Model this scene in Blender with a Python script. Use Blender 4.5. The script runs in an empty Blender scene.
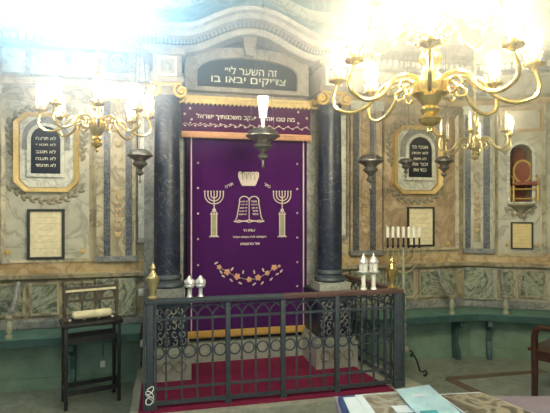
import bpy, bmesh, math, random
from math import sin, cos, pi, radians, atan2, hypot
from mathutils import Matrix, Vector
random.seed(7)
C = bpy.context.scene.collection
SC = bpy.context.scene

# ------------------------------------------------------------------ camera, world, lights, exposure
F_PX, HOR, EYE, YAW = 480.0, 206.5, 1.6, radians(13)
cam = bpy.data.cameras.new('camera'); cam.sensor_width = 36; cam.lens = 36 * F_PX / 550
cam.clip_start = .05
co = bpy.data.objects.new('camera', cam); C.objects.link(co); SC.camera = co
co.location = (0, 0, EYE); co.rotation_euler = (pi / 2, 0, -YAW)
w = bpy.data.worlds.new('world'); SC.world = w; w.use_nodes = True
wn = w.node_tree; wn.nodes['Background'].inputs[0].default_value = (.6, .8, 1, 1); wn.nodes['Background'].inputs[1].default_value = .0
HAZE = .13     # haze added for lens glow around the lamps: clear below 1.8 m, thickening above
vs = wn.nodes.new('ShaderNodeVolumeScatter'); vs.inputs['Color'].default_value = (1, 1, 1, 1)
vs.inputs['Density'].default_value = HAZE; vs.inputs['Anisotropy'].default_value = .72
gp = wn.nodes.new('ShaderNodeTexCoord'); sx_ = wn.nodes.new('ShaderNodeSeparateXYZ'); mr = wn.nodes.new('ShaderNodeMapRange')
mr.inputs['From Min'].default_value = 1.8; mr.inputs['From Max'].default_value = 2.8; mr.inputs['To Min'].default_value = 0; mr.inputs['To Max'].default_value = HAZE
wn.links.new(gp.outputs['Object'], sx_.inputs[0]); wn.links.new(sx_.outputs['Z'], mr.inputs['Value']); wn.links.new(mr.outputs[0], vs.inputs['Density'])
wn.links.new(vs.outputs[0], wn.nodes['World Output'].inputs['Volume'])
SC.view_settings.view_transform = 'Standard'; SC.view_settings.look = 'None'
SC.view_settings.exposure = -0.25; SC.view_settings.gamma = 1.0
def area(name, loc, target, sx, sy, power, col):
    l = bpy.data.lights.new(name, 'AREA'); l.shape = 'RECTANGLE'; l.size = sx; l.size_y = sy; l.energy = power; l.color = col
    o = bpy.data.objects.new(name, l); C.objects.link(o); o.location = loc
    o.rotation_euler = (Vector(target) - Vector(loc)).to_track_quat('-Z', 'Y').to_euler(); return o
area('rear_fill_light', (.8, -2.85, 2.6), (.9, 4.5, 1.0), 2.6, 1.8, 75, (.72, .94, 1.0))  # unseen cool fill added behind the camera to lift the lower room
area('side_fill_light', (-2.2, 1.2, 2.3), (1.0, 4.0, .9), 1.6, 1.6, 16, (.70, .88, 1.0))  # second added fill, from the left; that wall has no window
sh = area('lunette_window_daylight', (-.82, 4.66, 3.72), (-.1, 0, 1.9), .85, .6, 50, (.30, .70, 1.0)); sh.data.spread = radians(70)
BULB_BIG, BULB_LEFT, BULB_SMALL, WINDOW_E = 300, 110, 170, 60

# ------------------------------------------------------------------ geometry helpers
def camray(px): u = (px - 275) / F_PX; return (u * cos(YAW) + sin(YAW), cos(YAW) - u * sin(YAW))
def cpt(px, py, z):
    d = camray(px); return (d[0] * z, d[1] * z, EYE - (py - HOR) / F_PX * z)
class Frame:
    def __init__(s, o, a): s.o = Vector(o); s.a = a; s.x = Vector((cos(a), sin(a))); s.y = Vector((-sin(a), cos(a)))
    def p(s, px, py=206.5, d=0):
        D = Vector(camray(px)); t = (s.o.dot(s.y) - d) / D.dot(s.y); P = D * t
        return ((P - s.o).dot(s.x), EYE - (py - HOR) / F_PX * t)
    def m(s): return Matrix.Translation((s.o.x, s.o.y, 0)) @ Matrix.Rotation(s.a, 4, 'Z')
    def w(s, x, y, z): return s.m() @ Vector((x, y, z))
YW = 4.75
FB = Frame((0, YW), 0)
CX = FB.p(463)[0]
FR = Frame((CX, YW), radians(-28))

def circle(cx, cz, r, n=24, a0=0, a1=2 * pi, rz=None):
    rz = rz or r; full = abs(a1 - a0 - 2 * pi) < 1e-6
    return [(cx + r * cos(a0 + (a1 - a0) * i / (n if full else n - 1)), cz + rz * sin(a0 + (a1 - a0) * i / (n if full else n - 1))) for i in range(n)]
def arch(x0, x1, z0, zt, n=17):
    r = (x1 - x0) / 2; return [(x0, z0), (x1, z0)] + circle((x0 + x1) / 2, zt - r, r, n, 0, pi)
def rect(x0, x1, z0, z1): return [(x0, z0), (x1, z0), (x1, z1), (x0, z1)]
def octo(x0, x1, z0, z1, c): return [(x0 + c, z0), (x1 - c, z0), (x1, z0 + c), (x1, z1 - c), (x1 - c, z1), (x0 + c, z1), (x0, z1 - c), (x0, z0 + c)]
def raypoly(poly, c, a):
    dx, dz = cos(a), sin(a); best = None
    for i in range(len(poly)):
        x1, z1 = poly[i]; x2, z2 = poly[(i + 1) % len(poly)]
        ex, ez = x2 - x1, z2 - z1; den = dx * ez - dz * ex
        if abs(den) < 1e-12: continue
        t = ((x1 - c[0]) * ez - (z1 - c[1]) * ex) / den; q = ((x1 - c[0]) * dz - (z1 - c[1]) * dx) / den
        if t > 0 and -1e-6 <= q <= 1 + 1e-6 and (best is None or t > best): best = t
    return (c[0] + dx * best, c[1] + dz * best)
class MB:
    def __init__(s): s.v = []; s.f = []
    def add(s, v, f): o = len(s.v); s.v += [tuple(q) for q in v]; s.f += [tuple(i + o for i in q) for q in f]; return s
    def box(s, x0, x1, y0, y1, z0, z1, b=0):
        if b:
            v = []; X = (x0, x1); Y = (y0, y1); Z = (z0, z1)
            bm = bmesh.new(); bmesh.ops.create_cube(bm, size=1)
            for q in bm.verts: q.co = Vector((x0 + (q.co.x + .5) * (x1 - x0), y0 + (q.co.y + .5) * (y1 - y0), z0 + (q.co.z + .5) * (z1 - z0)))
            bmesh.ops.bevel(bm, geom=bm.edges[:], offset=b, segments=2, affect='EDGES', profile=.5)
            bm.verts.index_update(); s.add([q.co[:] for q in bm.verts], [[q.index for q in f.verts] for f in bm.faces]); bm.free(); return s
        return s.add([(x0, y0, z0), (x1, y0, z0), (x1, y1, z0), (x0, y1, z0), (x0, y0, z1), (x1, y0, z1), (x1, y1, z1), (x0, y1, z1)],
                     [(0, 1, 2, 3), (4, 5, 6, 7), (0, 1, 5, 4), (1, 2, 6, 5), (2, 3, 7, 6), (3, 0, 4, 7)])
    def prism(s, poly, y0, y1):
        n = len(poly)
        return s.add([(x, y0, z) for x, z in poly] + [(x, y1, z) for x, z in poly],
                     [tuple(range(n)), tuple(range(n, 2 * n))] + [(i, (i + 1) % n, n + (i + 1) % n, n + i) for i in range(n)])
    def plan(s, poly, z0, z1):
        n = len(poly)
        return s.add([(x, y, z0) for x, y in poly] + [(x, y, z1) for x, y in poly],
                     [tuple(range(n)), tuple(range(n, 2 * n))] + [(i, (i + 1) % n, n + (i + 1) % n, n + i) for i in range(n)])
    def ring(s, inn, out, y0, y1, c=None, yin=None):
        c = c or (sum(p[0] for p in inn) / len(inn), sum(p[1] for p in inn) / len(inn))
        an = sorted(set(round(atan2(p[1] - c[1], p[0] - c[0]), 5) for p in inn + out))
        A = [raypoly(inn, c, a) for a in an]; B = [raypoly(out, c, a) for a in an]; n = len(an)
        yi = y0 if yin is None else yin
        v = [(x, yi, z) for x, z in A] + [(x, y0, z) for x, z in B] + [(x, y1, z) for x, z in A] + [(x, y1, z) for x, z in B]
        f = []
        for i in range(n):
            j = (i + 1) % n
            f += [(i, j, n + j, n + i), (2 * n + i, 2 * n + j, 3 * n + j, 3 * n + i), (i, j, 2 * n + j, 2 * n + i), (n + i, n + j, 3 * n + j, 3 * n + i)]
        return s.add(v, f)
    def lathe(s, prof, cx=0, cy=0, z=0, seg=20, sx=1, sy=1):
        n = len(prof); v = []; f = []
        for r, h in prof:
            for k in range(seg): v.append((cx + max(r, 1e-4) * sx * cos(2 * pi * k / seg), cy + max(r, 1e-4) * sy * sin(2 * pi * k / seg), z + h))
        for i in range(n - 1):
            for k in range(seg): f.append((i * seg + k, i * seg + (k + 1) % seg, (i + 1) * seg + (k + 1) % seg, (i + 1) * seg + k))
        f += [tuple(range(seg)), tuple(range((n - 1) * seg, n * seg))]
        return s.add(v, f)
    def tube(s, pts, r, seg=8, closed=False):
        P = [Vector(p) for p in pts]; n = len(P); v = []; f = []; up = None
        for i in range(n):
            t = (P[(i + 1) % n] - P[i - 1]) if closed else (P[min(i + 1, n - 1)] - P[max(i - 1, 0)])
            t.normalize()
            if up is None: up = Vector((0, 0, 1)) if abs(t.z) < .9 else Vector((1, 0, 0))
            a = up - t * up.dot(t)
            if a.length < 1e-5: a = t.orthogonal()
            a.normalize(); b = t.cross(a); up = a
            rr = r[i] if isinstance(r, (list, tuple)) else r
            for k in range(seg): v.append(P[i] + a * rr * cos(2 * pi * k / seg) + b * rr * sin(2 * pi * k / seg))
        for i in range(n if closed else n - 1):
            j = (i + 1) % n
            for k in range(seg): f.append((i * seg + k, i * seg + (k + 1) % seg, j * seg + (k + 1) % seg, j * seg + k))
        if not closed: f += [tuple(range(seg)), tuple(range((n - 1) * seg, n * seg))]
        return s.add(v, f)
    def blob(s, c, rx, ry, rz, rot=0, seg=8, rings=5):
        v = []; f = []
        for i in range(rings + 1):
            a = -pi / 2 + pi * i / rings
            for k in range(seg):
                b = 2 * pi * k / seg; x = rx * cos(a) * cos(b); y = ry * cos(a) * sin(b); z = rz * sin(a)
                v.append((c[0] + x * cos(rot) - z * sin(rot), c[1] + y, c[2] + x * sin(rot) + z * cos(rot)))
        for i in range(rings):
            for k in range(seg): f.append((i * seg + k, i * seg + (k + 1) % seg, (i + 1) * seg + (k + 1) % seg, (i + 1) * seg + k))
        return s.add(v, f)
    def sweep(s, path, prof, plan=False):
        # path in the wall plane (x,z) (or plan (x,y)); prof = [(offset along the path normal, depth)]
        n = len(path); m = len(prof); v = []; f = []
        for i in range(n):
            ns = []
            for a, b in ((i - 1, i), (i, i + 1)):
                if a >= 0 and b < n:
                    d = Vector((path[b][0] - path[a][0], path[b][1] - path[a][1])).normalized(); ns.append(Vector((-d.y, d.x)))
            nn = sum(ns, Vector((0, 0))).normalized(); k = 1 / max(nn.dot(ns[0]), .5)
            for o, d in prof:
                x, z = path[i][0] + nn.x * o * k, path[i][1] + nn.y * o * k
                v.append((x, d, z) if not plan else (x, z, d))
        for i in range(n - 1):
            for k in range(m): f.append((i * m + k, i * m + (k + 1) % m, (i + 1) * m + (k + 1) % m, (i + 1) * m + k))
        f += [tuple(range(m)), tuple(range((n - 1) * m, n * m))]
        return s.add(v, f)
    def xf(s, M, start=0):
        for i in range(start, len(s.v)): s.v[i] = tuple(M @ Vector(s.v[i]))
        return s
    def build(s, name, mat, parent=None, off=(0, 0, 0), mtx=None, smooth=35):
        me = bpy.data.meshes.new(name)
        vv = [Vector(q) - Vector(off) for q in s.v]
        if mtx is not None: vv = [mtx @ q for q in vv]
        me.from_pydata(vv, [], s.f)
        bm = bmesh.new(); bm.from_mesh(me); bmesh.ops.recalc_face_normals(bm, faces=bm.faces[:]); bm.to_mesh(me); bm.free()
        if name == 'lettering': smooth = 0
        if smooth:
            me.polygons.foreach_set('use_smooth', [True] * len(me.polygons)); me.set_sharp_from_angle(angle=radians(smooth))
        me.materials.append(mat); me.update()
        o = bpy.data.objects.new(name, me); C.objects.link(o)
        if parent: o.parent = parent
        return o
def tag(o, label=None, cat=None, group=None, kind=None):
    for k, v in (('label', label), ('category', cat), ('group', group), ('kind', kind)):
        if v: o[k] = v
    return o
def empty(name, loc, rz, label, cat, group=None):
    o = bpy.data.objects.new(name, None); C.objects.link(o); o.location = loc; o.rotation_euler = (0, 0, rz); o.empty_display_size = .05
    return tag(o, label, cat, group)
def struct(name, mb, mat, mtx=None, smooth=35): return tag(mb.build(name, mat, mtx=mtx, smooth=smooth), kind='structure')

# ------------------------------------------------------------------ materials
def base_mat(name, rough=.5, metal=0):
    m = bpy.data.materials.new(name); m.use_nodes = True; nt = m.node_tree; b = nt.nodes['Principled BSDF']
    b.inputs['Roughness'].default_value = rough; b.inputs['Metallic'].default_value = metal; return m, nt, b
def ramp(nt, stops):
    r = nt.nodes.new('ShaderNodeValToRGB'); e = r.color_ramp.elements
    while len(e) < len(stops): e.new(.5)
    for q, (p, c) in zip(e, stops): q.position = p; q.color = (*c, 1) if len(c) == 3 else c
    return r
def noise(nt, scale, detail=5, rough=.6, dist=0, vec=None):
    n = nt.nodes.new('ShaderNodeTexNoise'); n.inputs['Scale'].default_value = scale; n.inputs['Detail'].default_value = detail
    n.inputs['Roughness'].default_value = rough; n.inputs['Distortion'].default_value = dist
    tc = nt.nodes.new('ShaderNodeTexCoord'); nt.links.new(tc.outputs['Object'], n.inputs['Vector']); return n
def solid(name, c, rough=.5, metal=0, var=.15, scale=25, bump=0, sheen=0):
    m, nt, b = base_mat(name, rough, metal)
    n = noise(nt, scale); r = ramp(nt, [(.3, [x * (1 - var) for x in c]), (.7, [min(1, x * (1 + var)) for x in c])])
    nt.links.new(n.outputs[0], r.inputs[0]); nt.links.new(r.outputs[0], b.inputs['Base Color'])
    if bump:
        bp = nt.nodes.new('ShaderNodeBump'); bp.inputs['Strength'].default_value = bump; bp.inputs['Distance'].default_value = .01
        nt.links.new(n.outputs[0], bp.inputs['Height']); nt.links.new(bp.outputs[0], b.inputs['Normal'])
    if sheen: b.inputs['Sheen Weight'].default_value = sheen
    return m
def marble(name, c1, c2, vein, scale=3, vw=.03, rough=.35, dist=1.2, vs=None):
    m, nt, b = base_mat(name, rough)
    n = noise(nt, scale, 6, .6, dist); r = ramp(nt, [(.35, c1), (.65, c2)]); nt.links.new(n.outputs[0], r.inputs[0])
    n2 = noise(nt, vs or scale * .8, 7, .55, dist * 1.6)
    r2 = ramp(nt, [(.5 - vw * 1.6, (0, 0, 0)), (.5 - vw * .4, (.6, .6, .6)), (.5 + vw * .2, (.6, .6, .6)), (.5 + vw, (0, 0, 0))])
    nt.links.new(n2.outputs[0], r2.inputs[0])
    mx = nt.nodes.new('ShaderNodeMix'); mx.data_type = 'RGBA'; mx.inputs['B'].default_value = (*vein, 1)
    nt.links.new(r2.outputs[0], mx.inputs['Factor']); nt.links.new(r.outputs[0], mx.inputs['A']); nt.links.new(mx.outputs['Result'], b.inputs['Base Color'])
    return m
def glow(name, c, e):
    m, nt, b = base_mat(name, .4); b.inputs['Base Color'].default_value = (*c, 1)
    b.inputs['Emission Color'].default_value = (*c, 1); b.inputs['Emission Strength'].default_value = e; return m
M = dict(
    wall=marble('cream_marble', (.34, .29, .18), (.56, .49, .33), (.16, .13, .11), 4.5, .035, .35, .6),
    pale=marble('pale_green_marble', (.44, .42, .33), (.60, .57, .45), (.26, .25, .20), 4, .03, .35, .6),
    white=marble('white_marble', (.58, .58, .50), (.74, .73, .64), (.34, .34, .32), 5),
    grey=marble('grey_marble', (.20, .21, .21), (.36, .35, .31), (.11, .12, .13), 6),
    orange=marble('ochre_marble', (.44, .30, .14), (.60, .48, .28), (.30, .18, .11), 6, .04, .35, .5),
    pink=marble('pink_marble', (.40, .28, .17), (.56, .44, .29), (.26, .18, .12), 6, .04, .35, .5),
    dark=marble('dark_speckled_marble', (.03, .04, .055), (.10, .11, .135), (.27, .27, .27), 26, .04),
    column=marble('black_veined_marble', (.008, .014, .035), (.018, .028, .055), (.22, .22, .22), 3.5, .007, .42, 2.5),
    green=marble('green_marble', (.06, .09, .075), (.27, .29, .20), (.50, .50, .38), 4, .07, .3, 3, 2.5),
    step=marble('worn_step_marble', (.34, .36, .31), (.46, .47, .40), (.27, .28, .25), 8),
    floor=marble('floor_marble', (.19, .22, .18), (.30, .32, .27), (.16, .17, .15), 7, .03, .3),
    floorband=marble('floor_band_marble', (.13, .09, .07), (.20, .14, .11), (.09, .07, .06), 9),
    floorinset=marble('floor_inset_marble', (.24, .27, .24), (.33, .36, .32), (.19, .21, .19), 5),
    plaster=solid('plaster', (.60, .60, .52), .9),
    stone=marble('entablature_stone', (.25, .21, .175), (.38, .33, .275), (.17, .15, .14), 7),
    teal=marble('teal_grey_painted_marble', (.17, .27, .28), (.30, .38, .37), (.42, .47, .44), 2.5),
    gold=solid('gilding', (.62, .42, .12), .45, .35),
    goldflat=solid('gilded_moulding', (.66, .48, .20), .55, .1),
    relief=solid('weathered_relief', (.30, .27, .19), .7),
    slate=solid('black_tablet', (.012, .016, .025), .35, 0, .1),
    blackmetal=solid('dark_frame', (.03, .035, .035), .5),
    ivory=solid('ivory_letters', (.80, .76, .62), .6, 0, .05),
    parchment=solid('aged_parchment', (.70, .56, .28), .8, 0, .12, 14),
    velvet=solid('purple_velvet', (.052, .001, .088), .95, 0, .2, 60, 0, .05),
    velvet2=solid('plum_velvet', (.075, .001, .06), .95, 0, .2, 60, 0, .05),
    silverthread=solid('pale_thread', (.66, .55, .50), .7, 0, .1, 90),
    pinkthread=solid('salmon_thread', (.72, .36, .24), .7, 0, .15, 60),
    greenthread=solid('sage_thread', (.34, .33, .20), .7),
    fringe=solid('salmon_fringe', (.72, .40, .24), .8, 0, .25, 120, .4),
    goldfringe=solid('gold_fringe', (.62, .38, .10), .8, 0, .3, 120, .4),
    carpet=solid('crimson_carpet', (.20, .005, .05), .97, 0, .35, 70, .5),
    iron=solid('painted_iron', (.055, .072, .09), .5, .1, .2),
    railwood=solid('reddish_rail', (.13, .075, .07), .35, 0, .25, 12),
    brass=solid('brass', (.80, .60, .24), .22, .9, .1),
    oldbrass=solid('aged_brass', (.62, .52, .28), .35, .75, .15),
    silver=solid('tarnished_silver', (.20, .19, .18), .4, .8, .3),
    brightsilver=solid('polished_silver', (.72, .72, .72), .3, .6, .1),
    benchgreen=solid('teal_painted_wood', (.10, .21, .18), .5, 0, .25, 9),
    benchedge=solid('dark_teal_edge', (.045, .10, .095), .4, 0, .2, 9),
    benchpanel=solid('sage_painted_panel', (.19, .28, .21), .6, 0, .2, 5),
    spindle=solid('pale_wood', (.36, .36, .26), .5),
    carvedwood=solid('worn_carved_wood', (.085, .07, .055), .5, 0, .3, 20),
    darkwood=solid('dark_wood', (.022, .02, .022), .4, 0, .3, 20),
    chairwood=solid('brown_wood', (.045, .018, .013), .3, 0, .3, 14),
    cream=solid('cream_cloth', (.80, .70, .46), .8),
    redniche=solid('red_brown_niche', (.26, .09, .055), .7),
    whiteplastic=solid('white_plastic', (.75, .77, .72), .4, 0, .03),
    candle=solid('white_wax', (.85, .83, .76), .4, 0, .03),
    tablecloth=solid('mauve_tabletop', (.34, .27, .32), .5, 0, .2, 8),
    bluepaper=solid('pale_blue_paper', (.60, .84, .90), .3, 0, .25, 9),
    tealpaper=solid('turquoise_print', (.06, .45, .50), .3, 0, .3, 12),
    navypaper=solid('navy_print', (.03, .07, .20), .3, 0, .3, 12),
    whitepaper=solid('white_paper', (.88, .90, .90), .4, 0, .05),
    brownprint=marble('brown_photo_print', (.14, .09, .06), (.36, .29, .20), (.6, .56, .46), 9, .05, .3, .5),
    darkprint=marble('dark_photo_print', (.03, .025, .02), (.20, .15, .10), (.66, .56, .38), 10, .06, .3, .5),
    bulb=glow('lit_bulb_large_chandelier', (1, .90, .62), BULB_BIG),
    bulbL=glow('lit_bulb_left_chandelier', (1, .93, .78), BULB_LEFT),
    bulbS=glow('lit_bulb_small_chandelier', (1, .88, .55), BULB_SMALL),
    cup=glow('lit_glass_cup', (1, .97, .88), 2.2),
    pane=glow('daylit_frosted_pane', (.45, .78, 1), WINDOW_E),
)

# ------------------------------------------------------------------ text
def letters(txt, h, depth=.002, bold=.0, width=None):
    cu = bpy.data.curves.new('lettering', 'FONT'); cu.body = txt[::-1]; cu.size = 1; cu.extrude = 0; cu.offset = bold
    cu.align_x = 'CENTER'; cu.align_y = 'CENTER'; cu.resolution_u = 3
    o = bpy.data.objects.new('lettering', cu); C.objects.link(o)
    dg = bpy.context.evaluated_depsgraph_get(); me = bpy.data.meshes.new_from_object(o.evaluated_get(dg))
    vs = [v.co.copy() for v in me.vertices]; fs = [tuple(p.vertices) for p in me.polygons]
    bpy.data.objects.remove(o); bpy.data.curves.remove(cu); bpy.data.meshes.remove(me)
    x0, x1 = min(v.x for v in vs), max(v.x for v in vs); y0, y1 = min(v.y for v in vs), max(v.y for v in vs)
    k = h / (y1 - y0); kx = k if width is None else width / (x1 - x0)
    v2 = [((v.x - (x0 + x1) / 2) * kx, 0, (v.y - (y0 + y1) / 2) * k) for v in vs]; n = len(v2)
    # front sheet, back sheet and the rim between them: real thickness
    ed = {}
    for f in fs:
        for i in range(len(f)):
            a, b = f[i], f[(i + 1) % len(f)]
            if (b, a) in ed: del ed[(b, a)]
            else: ed[(a, b)] = 1
    mb = MB(); mb.add(v2 + [(x, depth, z) for x, y, z in v2], fs + [tuple(i + n for i in f[::-1]) for f in fs] + [(a, b, b + n, a + n) for a, b in ed])
    return mb
def place(mb, x, y, z, rot=0):
    return mb.xf(Matrix.Translation((x, y, z)) @ Matrix.Rotation(-rot, 4, 'Y'))

# ------------------------------------------------------------------ room shell
XL, HC = -2.5, 4.5
XR_END = FR.w(2.2, 0, 0)
struct('floor', MB().box(XL - .3, 6.2, -3.2, 5.4, -.1, 0), M['floor'])
struct('ceiling', MB().box(XL - .3, 6.2, -3.2, 5.4, HC, HC + .1), M['plaster'])
wx0, _ = FB.p(14); wx1, _ = FB.p(128); wz0 = 3.36; wz1 = 4.2
win = arch(wx0, wx1, wz0, wz1)
mb = MB().box(XL, CX + .05, YW, YW + .25, 0, 3.3)
mb.ring(win, rect(XL, .2, 3.3, HC), YW, YW + .25); mb.box(.2, CX + .05, YW, YW + .25, 3.3, HC)
struct('wall_back', mb, M['wall'])
# niche in the right wall
n0, nz0 = FR.p(509.5, 202); n1, _ = FR.p(531.5, 202); _, nzt = FR.p(520, 144.5)
niche = arch(n0, n1, nz0, nzt)
mb = MB().box(0, n0 - .3, 0, .3, 0, HC); mb.box(n1 + .3, 2.3, 0, .3, 0, HC); mb.box(n0 - .3, n1 + .3, 0, .3, 0, nz0 - .3); mb.box(n0 - .3, n1 + .3, 0, .3, nzt + .3, HC)
mb.ring(niche, rect(n0 - .3, n1 + .3, nz0 - .3, nzt + .3), 0, .3)
struct('wall_right', mb, M['pale'], FR.m())
mb = MB().prism(niche, .285, .299)
struct('trim_1', mb, M['redniche'], FR.m())
struct('wall_left', MB().box(XL - .2, XL, -3.1, YW + .2, 0, HC), M['wall'])
e = XR_END
struct('wall_east', MB().box(e.x - .1, e.x + .1, -3.1, e.y + .3, 0, HC), M['wall'])
mb = MB().ring(rect(-.6, 2.2, 1.6, 3.6), rect(XL, e.x, 0, HC), -3.1, -2.9)
struct('wall_front', mb, M['wall'])
# lunette window
wd = tag(MB().ring(arch(wx0 + .04, wx1 - .04, wz0 + .04, wz1 - .04), win, YW + .02, YW + .12).build('window_1', M['white']), kind='structure')
mb = MB(); 
for a in (pi / 4, pi / 2, 3 * pi / 4):
    c = ((wx0 + wx1) / 2, wz0 + .05); p = raypoly(win, c, a); mb.tube([(c[0], YW + .06, c[1]), (p[0], YW + .06, p[1])], .012)
mb.build('glazing_bars', M['white'], wd)
MB().prism(arch(wx0 + .03, wx1 - .03, wz0 + .03, wz1 - .03), YW + .09, YW + .1).build('pane', M['pane'], wd)

# ---- mouldings of the two walls
XC = .78
AL, AR = XC - .97, XC + 1.0
cprof = [(0, 0), (0, -.10), (.03, -.12), (.07, -.12), (.09, -.17), (.13, -.17), (.16, -.24), (.20, -.26), (.23, -.28), (.25, -.28), (.25, 0)]
def run_trim(name, fr, x0, x1, z, prof, mat): return struct(name, MB().sweep([(x0, z), (x1, z)], prof), mat, fr.m())
tn = [1]
def T(): tn[0] += 1; return 'trim_%d' % tn[0]
cz = 3.04
for fr, x0, x1 in ((FB, XL, AL + .05), (FB, AR - .05, CX), (FR, 0, 2.2)):
    run_trim(T(), fr, x0, x1, cz, cprof, M['grey'])
    mb = MB(); x = x0 + .03
    while x < x1 - .05: mb.box(x, x + .035, -.155, -.1, cz + .035, cz + .085); x += .065
    struct(T(), mb, M['white'], fr.m())
    run_trim(T(), fr, x0, x1, 2.70, [(0, 0), (0, -.05), (.03, -.07), (.06, -.07), (.08, -.04), (.08, 0)], M['orange'])
    # chair rail over the dado, orange band, skirting behind the bench
    run_trim(T(), fr, x0, x1, .93, [(0, 0), (0, -.03), (.02, -.07), (.05, -.08), (.06, -.03), (.06, 0)], M['wall'])
    run_trim(T(), fr, x0, x1, .99, [(0, 0), (0, -.022), (.10, -.022), (.10, 0)], M['orange'])
    run_trim(T(), fr, x0, x1, .50, [(0, 0), (0, -.045), (.06, -.045), (.08, -.02), (.08, 0)], M['grey'])
struct('baseboard_back', MB().box(XL, CX, YW - .03, YW, 0, .12), M['grey'])

def medallion(fr, px, py, d, r, label):
    s, h = fr.p(px, py, d); W = fr.w(s, -d, h)
    root = empty('medallion', W, fr.a, label, 'medallion')
    MB().box(-r * 1.55, r * 1.55, -.015, 0, -r * 1.55, r * 1.55).build('plate', M['grey'], root)
    MB().ring(circle(0, 0, r * .75), circle(0, 0, r), -.04, -.012).build('rim', M['white'], root)
    MB().blob((0, -.016, 0), r * .7, .02, r * .7, 0, 16).build('boss', M['grey'], root)
medallion(FB, 118, 62, .0, .065, 'round stone medallion in the frieze, left of the ark')
medallion(FR, 477, 88, .0, .06, 'round stone medallion high on the pilaster right of the corner')
# frieze blocks
for px0, px1 in ((3, 26), (31, 66), (72, 99), (137, 149), (352, 377), (384, 420), (425, 458)):
    a, _ = FB.p(px0); b, _ = FB.p(px1)
    if b - a > .02: struct(T(), MB().box(a, b, YW - .035, YW, 2.80, 3.02, .012), M['white'])
for px0, px1 in ((492, 520), (524, 550)):
    a, _ = FR.p(px0); b, _ = FR.p(px1); struct(T(), MB().box(a, b, -.035, 0, 2.80, 3.02, .012), M['pale'], FR.m())

struct(T(), MB().box(XL, wx0 - .12, YW - .012, YW, cz + .24, HC).box(wx1 + .12, CX, YW - .012, YW, cz + .24, HC), M['teal'])
struct(T(), MB().box(0, 2.25, -.012, 0, cz + .24, HC), M['teal'], FR.m())
def pilaster(fr, px0, px1, s1, s2, top, bot, label, mid='pale', orn='orange'):
    a, _ = fr.p(px0); b, _ = fr.p(px1); sa = fr.p(s1[0])[0], fr.p(s1[1])[0]; sb = fr.p(s2[0])[0], fr.p(s2[1])[0]
    o = ((a + b) / 2, 0, bot); root = empty('pilaster', fr.w(*o), fr.a, label, 'pilaster')
    MB().box(a, b, -.05, 0, bot, top).build('backing', M[mid], root, o)
    for u, v in (sa, sb): MB().box(u, v, -.062, -.05, bot + .05, top - .12).build('dark_strip', M['dark'], root, o)
    MB().box(sa[1] + .03, sb[0] - .03, -.062, -.05, bot + .12, top - .2).build('inner_panel', M['pink' if mid == 'pink' else 'wall'], root, o)
    mb = MB(); c = (sa[1] + sb[0]) / 2; wd = (sb[0] - sa[1]) * .22
    for z0 in (bot + .26, (bot + top) / 2 + .3):
        for k in range(6):
            z = z0 + k * .055
            for sg in (-1, 1): mb.blob((c + sg * wd * .5, -.064, z), wd * .7, .008, .014, sg * .7)
        mb.blob((c, -.064, z0 + .36), .022, .01, .05); mb.blob((c, -.064, z0 - .02), .03, .01, .03)
    mb.build('ornament', M[orn], root, o)
    MB().box(a - .01, b + .01, -.075, 0, top - .09, top).box(a - .02, b + .02, -.09, 0, top - .03, top).build('cap', M['white'], root, o)
    MB().box(a - .01, b + .01, -.08, 0, bot, bot + .05).build('foot', M['grey'], root, o)
    # dado block below
    MB().box(a, b, -.06, 0, .58, .93).build('dado_block', M['green'], root, o)
ptop, pbot = 2.70, 1.09
pilaster(FB, 97, 136, (104.5, 111), (126, 132.5), ptop, pbot, 'marble pilaster with dark speckled strips, left of the ark', 'wall')
pilaster(FB, 349, 380, (351, 357), (368, 373.5), ptop, pbot, 'pinkish marble pilaster with dark strips, right of the ark columns', 'pink')
pilaster(FR, 463.5, 492, (464.5, 470), (482.5, 489), ptop, pbot, 'pilaster with dark strips just right of the room corner', 'pale')
pilaster(FB, -14, 1, (-13, -9), (-4, -1), ptop, pbot, 'pilaster at the far left edge of the room', 'wall')

def panel(fr, px0, px1, y0, y1, mat, label=None, d=.0):
    """slightly raised wall field with a moulded border: structure"""
    c = (px0 + px1) / 2
    a = fr.p(px0)[0]; b = fr.p(px1)[0]; zt = fr.p(c, y0)[1]; zb = fr.p(c, y1)[1]
    struct(T(), MB().ring(rect(a + .03, b - .03, zb + .03, zt - .03), rect(a, b, zb, zt), -.035, 0, yin=-.012), M['wall'], fr.m())
    fld = MB().ring(label, rect(a + .03, b - .03, zb + .03, zt - .03), -.008, 0) if label else MB().box(a + .03, b - .03, -.008, 0, zb + .03, zt - .03)
    struct(T(), fld, M[mat], fr.m())
    return a, b, zb, zt
panel(FB, 2, 93, 99, 262, 'pale'); panel(FB, 382, 457, 114, 250, 'pink'); panel(FR, 495, 545, 104, 256, 'pale', niche)
# dado panels
for fr, p0, p1 in ((FB, -25, 26), (FB, 30, 60), (FB, 64, 94), (FB, 384, 414), (FB, 418, 456), (FR, 497, 515), (FR, 518, 545)):
    a = fr.p(p0)[0]; b = fr.p(p1)[0]
    struct(T(), MB().ring(rect(a + .02, b - .02, .63, .89), rect(a, b, .61, .91), -.03, 0), M['wall'], fr.m())
    struct(T(), MB().box(a + .02, b - .02, -.012, 0, .63, .89), M['green'], fr.m())
# plain strips flanking the ark
for p0, p1 in ((137, 147), (336, 346.5)):
    a = FB.p(p0)[0]; b = FB.p(p1)[0]
    struct(T(), MB().ring(rect(a + .012, b - .012, 1.3, 2.55), rect(a, b, 1.26, 2.6), -.03, 0, yin=-.01), M['grey'], FB.m())
    struct(T(), MB().box(a + .012, b - .012, -.012, 0, 1.3, 2.55), M['white'], FB.m())
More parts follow.
